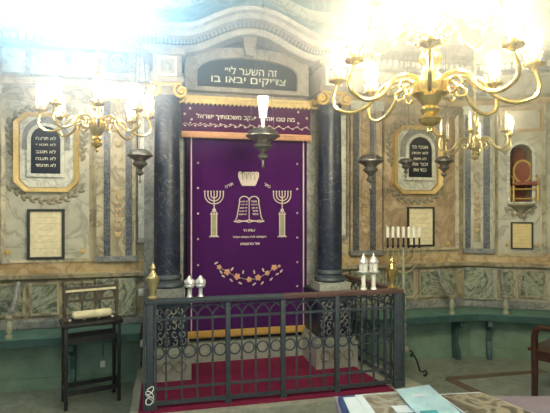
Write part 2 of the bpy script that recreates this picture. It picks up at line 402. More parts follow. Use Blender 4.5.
# moulded frame over the niche
a = FR.p(499)[0]; b = FR.p(543)[0]; zt = FR.p(520, 108)[1]; zb = FR.p(520, 132)[1]
struct(T(), MB().ring(rect(a + .03, b - .03, zb + .03, zt - .03), rect(a, b, zb, zt), -.03, 0), M['orange'], FR.m())
struct(T(), MB().ring(niche, arch(n0 - .03, n1 + .03, nz0 - .03, nzt + .03), -.03, 0), M['white'], FR.m())

# ------------------------------------------------------------------ commandment tablets
def leaf_run(mb, pts, r=.02, y=-.02, step=.035, rnd=.5):
    for i in range(len(pts) - 1):
        a, b = Vector(pts[i]), Vector(pts[i + 1]); L = (b - a).length; n = max(1, int(L / step)); d = (b - a) / n; an = atan2(d.y, d.x)
        for k in range(n):
            p = a + d * (k + .5); sg = 1 if (k + i) % 2 else -1
            mb.blob((p.x - d.normalized().y * sg * r * .5, y, p.y + d.normalized().x * sg * r * .5), r * 1.15, .014, r * .55, an + sg * rnd)
    return mb
def tablet(fr, g, wht, t, lines, label, lab2):
    # g gold outer px box, wht inner box, t tablet box (x0,x1,y0,y1)
    c = (g[0] + g[1]) / 2
    def bx(q): return fr.p(q[0])[0], fr.p(q[1])[0], fr.p(c, q[3])[1], fr.p(c, q[2])[1]
    G, Wt, Tb = bx(g), bx(wht), bx(t); o = ((G[0] + G[1]) / 2, 0, G[2])
    root = empty('commandment_tablet', fr.w(*o), fr.a, label, 'tablet')
    cw = (G[1] - G[0]) * .17
    MB().ring(octo(Wt[0] - .006, Wt[1] + .006, Wt[2] - .01, Wt[3] + .01, cw * .75), octo(*G, cw), -.07, 0, yin=-.045).build('gilt_frame', M['goldflat'], root, o)
    MB().prism(octo(Wt[0], Wt[1], Wt[2], Wt[3], cw * .75), -.02, 0).build('field', M['white'], root, o)
    r = (Tb[1] - Tb[0]) * .12
    A = arch(*Tb); B = arch(Tb[0] - r, Tb[1] + r, Tb[2] - r, Tb[3] + r); D = arch(Tb[0] - 2.6 * r, Tb[1] + 2.6 * r, (Tb[2] + Tb[3]) / 2, Tb[3] + 2.9 * r)
    MB().prism(D, -.028, -.02).build('shoulder', M['grey'], root, o)
    MB().ring(A, B, -.05, -.028).build('surround', M['white'], root, o)
    sl = MB().prism(A, -.036, -.028).build('slab', M['slate'], root, o)
    H = Tb[3] - Tb[2]; wd = (Tb[1] - Tb[0]) * .68
    for k, ln in enumerate(lines):
        z = Tb[3] - H * (.25 + .142 * k)
        place(letters(ln, H * .075, .002, .012, wd * (.8 + .2 * (len(ln) > 6))), (Tb[0] + Tb[1]) / 2, -.0385, z).build('lettering', M['ivory'], sl, o)
    mb = MB(); e = .055
    x0, x1, z0, z1 = G
    leaf_run(mb, [(x0 - e * .3, z0 + .3), (x0 - e, z1 - cw * 1.1), (x0 + cw * .6, z1 + e * .6), ((x0 + x1) / 2 - .04, z1 + e)], .032, -.012)
    leaf_run(mb, [(x1 + e * .3, z0 + .3), (x1 + e, z1 - cw * 1.1), (x1 - cw * .6, z1 + e * .6), ((x0 + x1) / 2 + .04, z1 + e)], .032, -.012)
    leaf_run(mb, [(x0 - e, z0 + cw * .6), (x0 + cw, z0 - e), ((x0 + x1) / 2, z0 - .09), (x1 - cw, z0 - e), (x1 + e, z0 + cw * .6)], .03, -.012)
    mb.blob(((x0 + x1) / 2, -.015, z1 + e + .02), .05, .025, .04)
    mb.build('carved_foliage', M['relief'], root, o)
tablet(FB, (15.5, 79.5, 114, 192), (20.5, 74, 118, 187), (32, 61.5, 127, 174), ['לא תרצח', 'לא תנאף', 'לא תגנב', 'לא תענה', 'לא תחמד'],
       'arched black commandment tablet in gilt octagonal frame on the left wall', '')
tablet(FB, (392, 439.5, 127, 194), (396.5, 435.5, 131, 190), (406.5, 430, 137.5, 177.5), ['אנכי ה׳', 'לא יהיה', 'לא תשא', 'זכור את', 'כבד את'],
       'arched black commandment tablet in gilt octagonal frame right of the ark', '')
def rosette(fr, px, py, label, r=.03):
    s, h = fr.p(px, py, .01); root = empty('rosette', fr.w(s, -.01, h), fr.a, label, 'rosette')
    mb = MB()
    for k in range(6): mb.blob((r * .55 * cos(k * pi / 3), -.006, r * .55 * sin(k * pi / 3)), r * .45, .01, r * .28, k * pi / 3)
    mb.build('petals', M['goldflat'], root); MB().blob((0, -.012, 0), r * .25, .012, r * .25).build('centre_boss', M['gold'], root)
for a in ((FB, 8, 252, 'gilt rosette low in the left wall panel, left of the plaque'), (FB, 83, 251, 'gilt rosette low in the left wall panel, right of the plaque'),
          (FB, 447.5, 243.5, 'gilt rosette beside the cream plaque right of the ark'), (FR, 507, 245, 'gilt rosette left of the small tan plaque under the niche', .024),
          (FR, 537, 245, 'gilt rosette right of the small tan plaque under the niche', .024)): rosette(*a)
def plaque(fr, x0, x1, y0, y1, t, label, mat='parchment'):
    c = (x0 + x1) / 2; a, b, zb, zt = fr.p(x0)[0], fr.p(x1)[0], fr.p(c, y1)[1], fr.p(c, y0)[1]; o = ((a + b) / 2, 0, zb)
    root = empty('framed_plaque', fr.w(*o), fr.a, label, 'plaque')
    MB().ring(rect(a + t, b - t, zb + t, zt - t), rect(a, b, zb, zt), -.035, -.002).build('frame', M['blackmetal'], root, o)
    pg = MB().box(a + t, b - t, -.018, -.002, zb + t, zt - t).build('sheet', M[mat], root, o)
    mb = MB(); n = 6 if b - a > .2 else 5
    for k in range(n):
        z = zt - t - (zt - zb - 2 * t) * (k + 1) / (n + 1.4); wv = (b - a - 2 * t) * (.32 + .05 * ((k * 7) % 3))
        mb.tube([((a + b) / 2 - wv, -.0185, z), ((a + b) / 2 + wv, -.0185, z)], .0012, 4)
    mb.build('faint_writing', M['pink'], pg, o)
plaque(FB, 28, 65, 209, 259, .022, 'large cream plaque in a dark frame on the left wall', 'cream')
plaque(FB, 406.5, 433, 207, 246, .016, 'cream plaque in a thin dark frame behind the candelabrum', 'cream')
plaque(FR, 510.5, 532.5, 222, 249, .014, 'small tan plaque in a dark frame beneath the niche', 'parchment')

# niche bracket
s, h = FR.p(520.5, 203); root = empty('niche_bracket', FR.w(s, 0, h - .17), FR.a, 'carved stone bracket under the arched niche', 'bracket')
MB().lathe([(.012, 0), (.03, .02), (.02, .04), (.05, .08), (.10, .13), (.14, .145), (.14, .165)], 0, 0, 0, 16, 1, .95).build('corbel', M['relief'], root)
mb = MB(); leaf_run(mb, [(-.15, .12), (-.06, .05), (0, .02)], .03, -.02); leaf_run(mb, [(.15, .12), (.06, .05), (0, .02)], .03, -.02); mb.build('leaves', M['relief'], root)
# miniature gilded chair in the niche
nx = (n0 + n1) / 2 + .012; root = empty('miniature_chair', FR.w(nx + .02, -.02, nz0), FR.a, 'tiny gilded red chair standing in the arched wall niche', 'chair')
cw = .098; root.scale = (1.2, 1.2, 1.15)
for sx in (-1, 1):
    for y in (-.06, .07):
        MB().lathe([(.008, 0), (.012, .01), (.007, .03), (.012, .06), (.007, .09), (.011, .13), (.008, .155)], sx * cw, y, 0, 8).build('leg', M['gold'], root)
mb = MB()
for z in (.03, .12): mb.tube([(-cw, -.06, z), (cw, -.06, z)], .006); mb.tube([(-cw, .07, z), (cw, .07, z)], .006)
for sx in (-1, 1): mb.tube([(sx * cw, -.06, .05), (sx * cw, .07, .05)], .006)
mb.build('stretcher', M['gold'], root)
MB().box(-cw, cw, -.065, .07, .155, .19, .008).build('seat', M['redniche'], root)
bz = .29; el = circle(0, bz, .075, 24, 0, 2 * pi, .105)
MB().prism(el, .06, .075).build('backrest', M['redniche'], root)
MB().tube([(x, .058, z) for x, z in el], .010, 6, True).build('back_rim', M['gold'], root)
for sx in (-1, 1): MB().tube([(sx * cw, .06, .25), (sx * cw, -.02, .24), (sx * cw, -.06, .22), (sx * cw, -.055, .17)], .007).build('armrest', M['gold'], root)

# ------------------------------------------------------------------ the ark
YF = 4.33   # column axis
ark = empty('torah_ark', (XC, YW, 0), 0, 'tall marble ark with black columns and curved pediment behind the purple curtain', 'ark')
OA = (XC, YW, 0)
def A(mb, name, mat, parent=None): return mb.build(name, M[mat], parent or ark, OA if True else None)
PH = .13    # platform height
for sg in (-1, 1):
    x = XC + sg * .755; xi, xo = sorted((XC + sg * .605, XC + sg * .96))
    pr = A(MB().box(xi, xo, 4.58, YW, PH, 2.70), 'pier', 'grey')
    A(MB().box(xi + .03, xo - .03, 4.57, 4.58, 1.0, 2.5), 'pier_face', 'grey', pr)
    xi, xo = x - .17, x + .17
    pd = A(MB().box(xi, xo, 4.17, 4.58, .40, .76).box(xi - .02, xo + .02, 4.15, 4.58, .76, .80).box(xi - .01, xo + .01, 4.16, 4.58, .80, .82), 'pedestal', 'column')
    mb = MB()
    for k in range(5):
        for j in range(5):
            cx, cz2 = xi + .05 + j * .06, .45 + k * .065; s2 = random.choice((-1, 1)) * random.uniform(.9, 1.5); ph = random.uniform(0, 6); cx += random.uniform(-.012, .012)
            mb.tube([(cx + s2 * .022 * cos(t + ph) * (1 - t / 9), 4.163, cz2 + .036 * sin(t + ph) * (1 - t / 9)) for t in [q * .6 for q in range(10)]], .006, 5)
    A(mb, 'carved_scrollwork', 'grey', pd)
    fb = A(MB().box(xi - .03, xo + .03, 4.13, 4.6, PH, .36).box(xi - .015, xo + .015, 4.15, 4.58, .36, .40), 'pedestal_base', 'step')
    mb = MB()
    for j in range(3): mb.tube([(p, 4.128, q) for p, q in circle(xi + .06 + j * .11, .25, .045)], .009, 6, True)
    A(mb, 'oval_bosses', 'relief', fb)
    A(MB().box(x - .15, x + .15, YF - .15, YF + .15, .82, .895), 'plinth', 'step' if sg > 0 else 'grey')
    A(MB().lathe([(.14, 0), (.15, .02), (.14, .045), (.118, .055), (.118, .07), (.13, .08), (.125, .1), (.112, .115)], x, YF, .895, 28), 'column_base', 'iron')
    A(MB().lathe([(.113, 1.0), (.114, 1.1), (.113, 1.8), (.104, 2.45), (.102, 2.53), (.112, 2.545), (.112, 2.56)], x, YF, 0, 32), 'column_shaft', 'column')
    mb = MB().box(x - .125, x + .125, YF - .12, YF + .12, 2.635, 2.665)
    mb.lathe([(.105, 2.56), (.125, 2.60), (.115, 2.635)], x, YF, 0, 24)
    cp = A(mb, 'capital', 'stone')
    A(MB().tube([(x - .118, YF - .125, 2.658), (x, YF - .13, 2.645), (x + .118, YF - .125, 2.658)], .012, 6), 'volute_band', 'gold', cp)
    for s2 in (-1, 1):
        m2 = MB()
        for y in (YF - .125, YF + .105):
            m2.tube([(x + s2 * .118 + (.068 - .0038 * q) * cos(q * .62 * s2 + pi / 2), y, 2.595 + (.068 - .0038 * q) * sin(q * .62 * s2 + pi / 2)) for q in range(15)], .014, 6)
        m2.tube([(x + s2 * .118, YF - .12, 2.595), (x + s2 * .118, YF + .10, 2.595)], .022, 12)
        A(m2, 'volute', 'gold', cp)
    # impost block
    ib = A(MB().box(x - .12, x + .12, YF - .11, YW, 2.665, 2.93).box(x - .145, x + .145, YF - .14, YW, 2.665, 2.71).box(x - .15, x + .15, YF - .15, YW, 2.90, 2.95), 'impost_block', 'stone')
    A(MB().ring(rect(x - .06, x + .06, 2.74, 2.87), rect(x - .08, x + .08, 2.72, 2.89), YF - .125, YF - .11), 'impost_frame', 'white', ib)
    A(MB().blob((x, YF - .112, 2.805), .035, .015, .04, 0, 12), 'impost_boss', 'grey', ib)
# stone frame of the opening
A(MB().box(XC - .58, XC + .58, 4.515, YW, 2.575, 2.66), 'lintel', 'stone')
lam = MB(); x = XC - .60
while x < XC + .60: lam.prism([(x, 2.60), (x, 2.555), (x + .02, 2.535), (x + .04, 2.555), (x + .04, 2.60)], 4.44, 4.475); x += .04
lam.box(XC - .61, XC + .61, 4.43, 4.5, 2.59, 2.615); A(lam, 'gilt_lambrequin', 'goldflat')
def seg(cx, zb, zs, za, hw, n=19):   # arched-top polygon: vertical sides up to zs, arc to za
    return [(cx - hw, zb), (cx + hw, zb)] + [(cx + hw * cos(pi * k / (n - 1)), zs + (za - zs) * sin(pi * k / (n - 1)) ** .8) for k in range(n)]
inn = seg(XC - .01, 2.70, 2.83, 2.985, .475); out = seg(XC - .01, 2.66, 2.90, 3.075, .585)
A(MB().ring(inn, out, 4.42, YW, c=(XC - .01, 2.76)), 'inscription_frame', 'stone')
ip = A(MB().prism(inn, 4.47, YW), 'inscription_panel', 'slate')
A(place(letters('זה השער לי׳׳', .075, .003, .01, .50), XC + .02, 4.465, 2.875), 'lettering', 'ivory', ip)
A(place(letters('צדיקים יבאו בו', .078, .003, .01, .71), XC + .0, 4.465, 2.775), 'lettering', 'ivory', ip)
# tympanum and pediment
def ped(x):
    t = abs(x - XC) / .62
    return 2.955 + (.0 if t >= 1 else .205 * (.5 + .5 * cos(pi * t)))
N = 61; xs = [XC - .97 + 1.96 * k / (N - 1) for k in range(N)]
A(MB().prism([(xs[0] + .15, 2.90)] + [(x, ped(x) + .03) for x in xs[8:-8]] + [(xs[-1] - .15, 2.90)], 4.50, YW), 'tympanum', 'blackmetal')
path = [(x, ped(x)) for x in xs]; d0 = 4.16
prof = [(0, YW), (0, d0 + .13), (.03, d0 + .11), (.055, d0 + .11), (.055, d0 + .07), (.095, d0 + .07), (.11, d0 + .03), (.15, d0 + .02), (.17, d0 - .01), (.20, d0 - .02), (.215, d0), (.215, YW)]
A(MB().sweep(path, prof), 'pediment_cornice', 'stone')
mb = MB()
for k in range(0, 58):
    x = XC - .95 + k * .0332; dz = (ped(x + .01) - ped(x)) / .01; an = atan2(dz, 1); st = len(mb.v)
    mb.box(-.009, .009, 0, .045, .0, .04); mb.xf(Matrix.Translation((x - .055 * sin(an), d0 + .065, ped(x) + .052 * cos(an))) @ Matrix.Rotation(-an, 4, 'Y'), st)
A(mb, 'dentils', 'dark')
A(MB().prism([(XC - .05, 2.99), (XC + .03, 2.99), (XC + .06, 3.19), (XC - .08, 3.19)], 4.36, 4.6), 'keystone', 'stone')
# cap blocks above the pediment wall
struct(T(), MB().sweep([(XC - .95 + 1.9 * k / 40, 3.50 + .22 * (.5 + .5 * cos(pi * min(1, abs(k - 20) / 16)))) for k in range(41)], [(0, YW), (0, YW - .06), (.04, YW - .1), (.08, YW - .1), (.08, YW)]), M['white'])
struct(T(), MB().box(XC - .62, XC + .66, 4.56, YW, PH, .30), M['step'])     # sill below the curtain
struct(T(), MB().box(XC - .6, XC + .62, 4.7, 4.74, .30, 2.6), M['darkwood'])

# curtain ---------------------------------------------------------------
YC = 4.60
FCm = Frame((0, YC), 0)
def cx(px): return FCm.p(px, 206.5)[0]
def cp(px, py): return FCm.p(px, py)
c0, c1 = cx(187.5), cx(307)
cb, ct = .365, 2.56
O = (XC, YC, cb)
cur = empty('ark_curtain', O, 0, 'purple velvet curtain embroidered with crown, tablets and two candelabra', 'curtain')
def sheet(x0, x1, z0, z1, y, amp, fq, th=.008, nx=90, nz=14):
    v = []; f = []
    for s2 in (0, 1):
        for j in range(nz + 1):
            z = z0 + (z1 - z0) * j / nz
            for i in range(nx + 1):
                t = i / nx; v.append((x0 + (x1 - x0) * t, y + s2 * th + amp * (1.15 - .5 * j / nz) * sin(t * fq * 2 * pi + .6 * sin(3 * j / nz)), z))
    n1 = (nx + 1) * (nz + 1)
    for j in range(nz):
        for i in range(nx):
            a = j * (nx + 1) + i; f.append((a, a + 1, a + nx + 2, a + nx + 1)); f.append((n1 + a, n1 + a + 1, n1 + a + nx + 2, n1 + a + nx + 1))
    for i in range(nx): f.append((i, i + 1, n1 + i + 1, n1 + i)); a = nz * (nx + 1) + i; f.append((a, a + 1, n1 + a + 1, n1 + a))
    for j in range(nz): a = j * (nx + 1); b = a + nx + 1; f.append((a, b, n1 + b, n1 + a)); f.append((a + nx, b + nx, n1 + b + nx, n1 + a + nx))
    return MB().add(v, f)
sheet(c0, c1, cb + .02, ct, YC, .004, 5).build('cloth', M['velvet'], cur, O)
ye = YC - .0085
def E(mb, name, mat): return mb.build(name, M[mat], cur, O)
for px in (191.3, 303.3):
    x = cx(px); E(MB().box(x - .006, x + .006, ye, ye + .004, cb + .06, ct), 'edge_braid', 'silverthread')
fr = MB(); x = c0
while x < c1: fr.blob((x + .006, YC - .006, cb + .015), .007, .006, .035, 0, 6, 4); x += .0125
fr.box(c0, c1, YC - .012, YC - .004, cb + .035, cb + .055); E(fr, 'bottom_fringe', 'goldfringe')
for px, ys in ((198, (163, 188, 213.5, 239, 265)), (297, (164, 189, 213, 237.5, 262, 286))):
    for y in ys:
        x, z = cp(px, y); mb = MB()
        for k in range(3): mb.blob((x, ye, z), .0125, .003, .0035, k * pi / 3, 6, 4)
        E(mb, 'star', 'silverthread')
def menorah_emb(px):
    x = cx(px); z0 = cp(px, 237)[1]; z1 = cp(px, 213.5)[1]; zt = cp(px, 191.5)[1]; R = .088
    mb = MB()
    for k in range(1, 4):
        r = R * k / 3
        mb.tube([(x + p, ye, q) for p, q in [(r, zt - z1 - .0 + 0)] and [(-r, zt)] + circle(0, zt - .035, r, 13, pi, 2 * pi, r * .95) + [(r, zt)]], .0058, 5)
    mb.tube([(x, ye, zt), (x, ye, z1)], .0058, 5)
    for k in range(-3, 4): mb.blob((x + R * k / 3, ye, zt + .002), .009, .004, .006, 0, 6, 4)
    mb.blob((x, ye, z1 + .035), .018, .005, .015); mb.tube([(x - .03, ye, z1 - .002), (x - .015, ye, z1 + .02), (x, ye, z1 + .03)], .005, 5); mb.tube([(x + .03, ye, z1 - .002), (x + .015, ye, z1 + .02), (x, ye, z1 + .03)], .005, 5)
    mb.ring(rect(x - .02, x + .02, z0 + .02, z1 - .012), rect(x - .03, x + .03, z0 + .012, z1 - .004), ye, ye + .004)
    mb.box(x - .038, x + .038, ye, ye + .004, z1 - .008, z1); mb.box(x - .036, x + .036, ye, ye + .004, z0 + .008, z0 + .016); mb.box(x - .047, x + .047, ye, ye + .004, z0, z0 + .009)
    o = E(mb, 'embroidered_candelabrum', 'silverthread')
    MB().box(x - .019, x + .019, ye + .001, ye + .004, z0 + .022, z1 - .014).build('pillar_fill', M['greenthread'], o, O)
menorah_emb(214); menorah_emb(282)
# tablets
tx, tz0 = cp(249, 222); tz1 = cp(249, 196)[1]; hw = .12
def half(s2):
    P = [(tx, tz0 + .02)] + [(tx + s2 * t, tz0 + .02 - .01 * sin(t / hw * pi)) for t in (hw * .3, hw * .6, hw * .9)] + [(tx + s2 * hw * 1.2, tz0)]
    P += [(tx + s2 * hw * 1.0, tz0 + .045), (tx + s2 * hw * .78, tz1 - .06)] + [(tx + s2 * (hw * .4 + hw * .4 * cos(a)), tz1 - .045 + .042 * sin(a)) for a in [pi * k / 8 for k in range(9)]]
    return P
mb = MB()
for s2 in (-1, 1): mb.tube([(x, ye, z) for x, z in half(s2)], .0055, 5)
mb.tube([(tx, ye, tz0 + .02), (tx, ye, tz1 - .045)], .004, 5)
mb.tube([(tx + t * hw * 1.25, ye, tz0 - .004 + .012 * abs(sin(t * 4.5))) for t in [k / 12 for k in range(-12, 13)]], .006, 5)
tb = E(mb, 'embroidered_tablets', 'silverthread')
L1 = ['אנכי', 'לא יהיה', 'לא תשא', 'זכור', 'כבד']; L2 = ['תרצח', 'תנאף', 'תגנב', 'תענה', 'תחמד']
for k in range(5):
    z = tz1 - .052 - k * .031
    place(letters(L1[k], .017, .003, .03, .06), tx + hw * (.40 + .03 * k), ye, z).build('lettering', M['silverthread'], tb, O)
    place(letters('לא ' + L2[k], .017, .003, .03, .075), tx - hw * (.40 + .03 * k), ye, z).build('lettering', M['silverthread'], tb, O)
# crown
kx, kz0 = cp(248.5, 186); kz1 = cp(248.5, 171)[1]; kh = kz1 - kz0
out = [(kx - .072, kz0 + .012), (kx - .055, kz0), (kx + .055, kz0), (kx + .072, kz0 + .012), (kx + .085, kz0 + kh * .3), (kx + .102, kz0 + kh * .62)]
for k in (2, 1, 0, -1, -2): out += [(kx + k * .040 + .024 * cos(a), kz0 + kh * .80 + .024 * sin(a)) for a in (.3, .8, 1.2, pi / 2, pi - 1.2, pi - .8, pi - .3)]
out += [(kx - .102, kz0 + kh * .62), (kx - .085, kz0 + kh * .3)]
mb = MB().prism(out, ye - .001, ye + .004); mb.box(kx - .064, kx + .064, ye - .005, ye, kz0, kz0 + kh * .22, .001)
o = E(mb, 'embroidered_crown', 'silverthread')
mb = MB()
for k in range(4): mb.blob((kx + (k - 1.5) * .04, ye - .004, kz0 + kh * .62), .005, .004, kh * .25)
for k in range(5): mb.blob((kx + (k - 2) * .04, ye - .006, kz0 + kh * .82), .008, .004, .008)
mb.build('crown_jewels', M['greenthread'], o, O)
for t, px, py, rot in (('כתר', 267, 185.5, -.5), ('תורה', 229, 185.5, .45)):
    x, z = cp(px, py); E(place(letters(t, .026, .003, .02), x, ye, z, rot), 'lettering', 'silverthread')
for t, px, py, wd, hh in (('עדת ה׳', 249, 230.3, .115, .02), ('הקדשה לכ׳׳ג כנסת הגדול', 249.5, 237, .33, .023), ('של הרומנים', 250, 243.5, .19, .023)):
    x, z = cp(px, py); E(place(letters(t, hh * 1.15, .003, .045, wd), x, ye, z), 'lettering', 'silverthread')
# garland of flowers
for i, (px, py, r) in enumerate(((219, 267, .025), (227, 272, .033), (237, 276.5, .032), (249, 279.5, .028), (258, 277.5, .032), (267, 273, .026), (274, 267.5, .032), (279, 266, .016))):
    x, z = cp(px, py); mb = MB()
    for k in range(5): mb.blob((x + r * .55 * cos(k * 1.257 + i), ye, z + r * .55 * sin(k * 1.257 + i)), r * .5, .005, r * .4, k * 1.257 + i, 7, 4)
    f = E(mb, 'embroidered_flower', 'pinkthread')
    MB().blob((x, ye - .003, z), r * .25, .005, r * .25, 0, 6, 4).build('flower_centre', M['goldfringe'], f, O)
mb = MB()
for px, py, a in ((216, 263, .5), (223, 276, -.6), (221, 272, 2.2), (231, 280, -.8), (232, 269, 1), (240, 283, -.5), (243, 272, 1.4), (254, 284, .6), (254, 272, 1.8), (262, 283, .9), (263, 270, 2), (271, 279, .8), (277, 274, .4), (281, 271, .9)):
    x, z = cp(px, py); mb.blob((x, ye, z), .022, .004, .009, a, 7, 4)
E(mb, 'embroidered_leaves', 'silverthread')
E(MB().tube([(cp(px, py)[0], ye, cp(px, py)[1]) for px, py in ((219, 267), (227, 272), (237, 277), (249, 280), (258, 278), (267, 273), (274, 268), (279, 266))], .004, 5), 'embroidered_stem', 'greenthread')
# hanging cord
# valance ---------------------------------------------------------------
YV = 4.50; FV = Frame((0, YV), 0); v0 = FV.p(181.5)[0]; v1 = FV.p(310.5)[0]; vb = FV.p(245, 138.3)[1]; vt = 2.57
OV = (XC, YV, vb)
va = empty('ark_valance', OV, 0, 'short purple valance with a white Hebrew verse above the curtain', 'valance')
sheet(v0, v1, vb + .03, vt, YV, .004, 4, .006, 80, 4).build('cloth', M['velvet2'], va, OV)
fr = MB(); x = v0
while x < v1: fr.blob((x + .006, YV - .006, vb + .018), .007, .007, .032, 0, 6, 4); x += .0125
fr.box(v0, v1, YV - .013, YV - .005, vb + .035, vb + .05); fr.build('fringe', M['fringe'], va, OV)
yv = YV - .0085
x, z = FV.p(246.5, 118.5)
place(letters('מה טבו אהליך יעקב משכנותיך ישראל', .058, .003, .014, FV.p(295)[0] - FV.p(197)[0]), x, yv, z).build('lettering', M['ivory'], va, OV)
mb = MB(); z = FV.p(246, 126.5)[1]; n = 96
mb.tube([(v0 + .01 + (v1 - v0 - .02) * k / n, yv, z + .010 * sin(k * .9)) for k in range(n + 1)], .0035, 5)
for k in range(26): mb.blob((v0 + .03 + k * (v1 - v0 - .05) / 25.5, yv, z + (.012 if k % 2 else -.012)), .013, .004, .007, .5 if k % 2 else -.5, 6, 4)
mb.build('vine_border', M['silverthread'], va, OV)
for px, py in ((190, 108.5), (184.5, 114), (191.5, 119.5), (298, 112.5), (306.5, 118.5), (298, 123.5)):
    x, z = FV.p(px, py); mb = MB()
    for k in range(3): mb.blob((x, yv, z), .014, .004, .005, k * pi / 3, 6, 4)
    mb.build('star', M['silverthread'], va, OV)

# ------------------------------------------------------------------ platform, carpet
plat = [(-.24, 3.46), (2.03, 3.46), (2.10, 3.55), (1.86, 4.6), (-.24, 4.6)]
struct('floor_platform', MB().plan(plat, 0, PH - .012), M['step'])
tag(MB().plan([(-.18, 3.54), (1.80, 3.54), (1.70, 4.15), (1.66, 4.56), (-.18, 4.56)], PH - .012, PH).build('red_carpet', M['carpet']), 'crimson carpet covering the raised platform inside the railing', 'carpet')

# ------------------------------------------------------------------ railing
rail = empty('ark_railing', (.9, 3.6, PH), 0, 'dark iron railing with interlaced arches enclosing the red carpet', 'railing')
OR = (.9, 3.6, PH)
def Rb(mb, name, mat, parent=None): return mb.build(name, M[mat], parent or rail, OR)
H0, H1, HT, HR, HB = .165, .905, .775, .53, .27
front = [(-.10, 3.60), (.467, 3.60), (.894, 3.60), (1.335, 3.60), (1.87, 3.62)]
def bay(p, q, n, posts):
    P, Q = Vector(p), Vector(q); D = (Q - P); L = D.length; D.normalize(); a = atan2(D.y, D.x)
    T4 = Matrix.Translation((P.x, P.y, 0)) @ Matrix.Rotation(a, 4, 'Z'); g = L / (n + 1)
    for k in range(1, n + 1):
        mb = MB().box(k * g - .0065, k * g + .0065, -.0065, .0065, H0, HT + .005)
        for z in (HB, HT, .455, .605): mb.blob((k * g, 0, z), .013, .013, .011, 0, 8, 4)
        Rb(mb.xf(T4), 'baluster', 'iron')
    for z, t in ((H0, .014), (HB, .008), (HT, .008)):
        Rb(MB().box(0, L, -.009, .009, z - t, z + t).xf(T4), 'cross_bar', 'iron')
    mb = MB()
    for k in range(-1, n + 1):
        x0, x1 = k * g, (k + 2) * g
        pts = [(x0 + g + g * cos(t), 0, HT + .095 * sin(t)) for t in [pi * j / 14 for j in range(15)]]
        pts = [p3 for p3 in pts if -1e-4 <= p3[0] <= L + 1e-4]
        if len(pts) > 2: mb.tube(pts, .006, 6)
    for k in range(n + 1):
        x0 = (k + .5) * g
        mb.tube([(x0 + (g * .35) * t, -.008, .868 + .009 * sin(t * 5)) for t in [j / 5 for j in range(-5, 6)]], .004, 5)
    Rb(mb.xf(T4), 'arch_tracery', 'iron')
    for k in range(n + 1):
        Rb(MB().tube([(x, 0, z) for x, z in circle((k + .5) * g, HR, g / 2 - .012)], .0065, 6, True).xf(T4), 'ring', 'iron')
for i, n in enumerate((4, 3, 3, 4)): bay(front[i], front[i + 1], n, 1)
side_r = (1.765, 4.5); bay(front[4], side_r, 8, 0); bay(front[0], (-.10, 4.115), 7, 0)
for i, (x, y) in enumerate(front):
    if 0 < i < 4: Rb(MB().box(x - .018, x + .018, y - .018, y + .018, PH, H1 - .01, .003).box(x - .024, x + .024, y - .024, y + .024, PH, PH + .03), 'post', 'iron')
for x, y in (front[0], front[4]):
    pc = Rb(MB().box(x - .028, x + .028, y - .028, y + .028, PH, H1 - .01, .004).box(x - .036, x + .036, y - .036, y + .036, PH, PH + .05), 'corner_post', 'iron')
    for dx, dy in ((-.04, -.03), (.04, -.03)): Rb(MB().box(x + dx - .008, x + dx + .008, y + dy - .008, y + dy + .008, PH, H1 - .01), 'post_rod', 'iron', pc)
def handrail(pts): return MB().sweep(pts, [(-.03, H1 - .015), (-.037, H1), (-.034, H1 + .018), (0, H1 + .026), (.034, H1 + .018), (.037, H1), (.03, H1 - .015)], plan=True)
Rb(handrail([(-.10, 4.12), (-.10, 3.60), (.894, 3.60)]), 'handrail', 'iron')
Rb(handrail([(.894, 3.60), (1.87, 3.62), (1.765, 4.5)]), 'handrail', 'railwood')
urn = [(.034, 0), (.036, .012), (.02, .02), (.016, .045), (.028, .07), (.034, .10), (.044, .125), (.046, .14), (.03, .15), (.024, .165), (.016, .175), (.012, .19), (.018, .20), (.016, .215), (.006, .23), (.002, .24)]
for (x, y), m_ in ((front[0], 'oldbrass'), (front[4], 'brass')):
    o = Rb(MB().lathe([(r * 1.08, h * 1.1) for r, h in urn], x + (.02 if x < 0 else -.05), y, H1 + .024, 18), 'finial', m_); o['label'] = 'brass urn finial'

def lantern(px, kind, label):
    fr = Frame((0, 3.6), 0); x = fr.p(px)[0]; z = H1 + .026
    root = empty('rail_lamp', (x, 3.6, z), 0, label, 'lamp'); root.scale = (1.05,) * 3 if kind == 'bud' else (1.12,) * 3
    if kind == 'bud':
        MB().lathe([(.022, 0), (.018, .01), (.014, .02), (.014, .06)], seg=14).build('stem', M['brightsilver'], root)
        MB().lathe([(.012, .06), (.03, .068), (.036, .08), (.034, .09)], seg=14).build('drip_cup', M['brightsilver'], root)
        mb = MB().lathe([(.028, .085), (.036, .10), (.03, .12), (.016, .135), (.004, .15)], seg=10)
        for k in range(6): mb.blob((.026 * cos(k * pi / 3), .026 * sin(k * pi / 3), .102), .012, .012, .022)
        mb.build('bud_top', M['brightsilver'], root)
    else:
        MB().lathe([(.022, 0), (.02, .01), (.015, .015), (.015, .115)], seg=14).build('stem', M['candle'], root)
        MB().lathe([(.012, .113), (.038, .122), (.04, .13), (.026, .135)], seg=14).build('drip_cup', M['brightsilver'], root)
        MB().lathe([(.025, .135), (.025, .195)], seg=6).build('glass_body', M['candle'], root)
        mb = MB()
        for k in range(6): mb.tube([(.031 * cos(k * pi / 3), .031 * sin(k * pi / 3), .13), (.031 * cos(k * pi / 3), .031 * sin(k * pi / 3), .198)], .004, 5)
        mb.build('cage_bars', M['brightsilver'], root)
        MB().lathe([(.036, .195), (.036, .203), (.02, .228), (.008, .245), (.008, .252), (.002, .262)], seg=12).build('conical_roof', M['brightsilver'], root)
lantern(189.5, 'bud', 'silver bud-topped lamp on the handrail, nearer the left brass finial')
lantern(200.5, 'bud', 'silver bud-topped lamp on the handrail, farther from the left brass finial')
lantern(363.5, 'lantern', 'silver lantern with white stem on the handrail, left one of the right-hand pair')
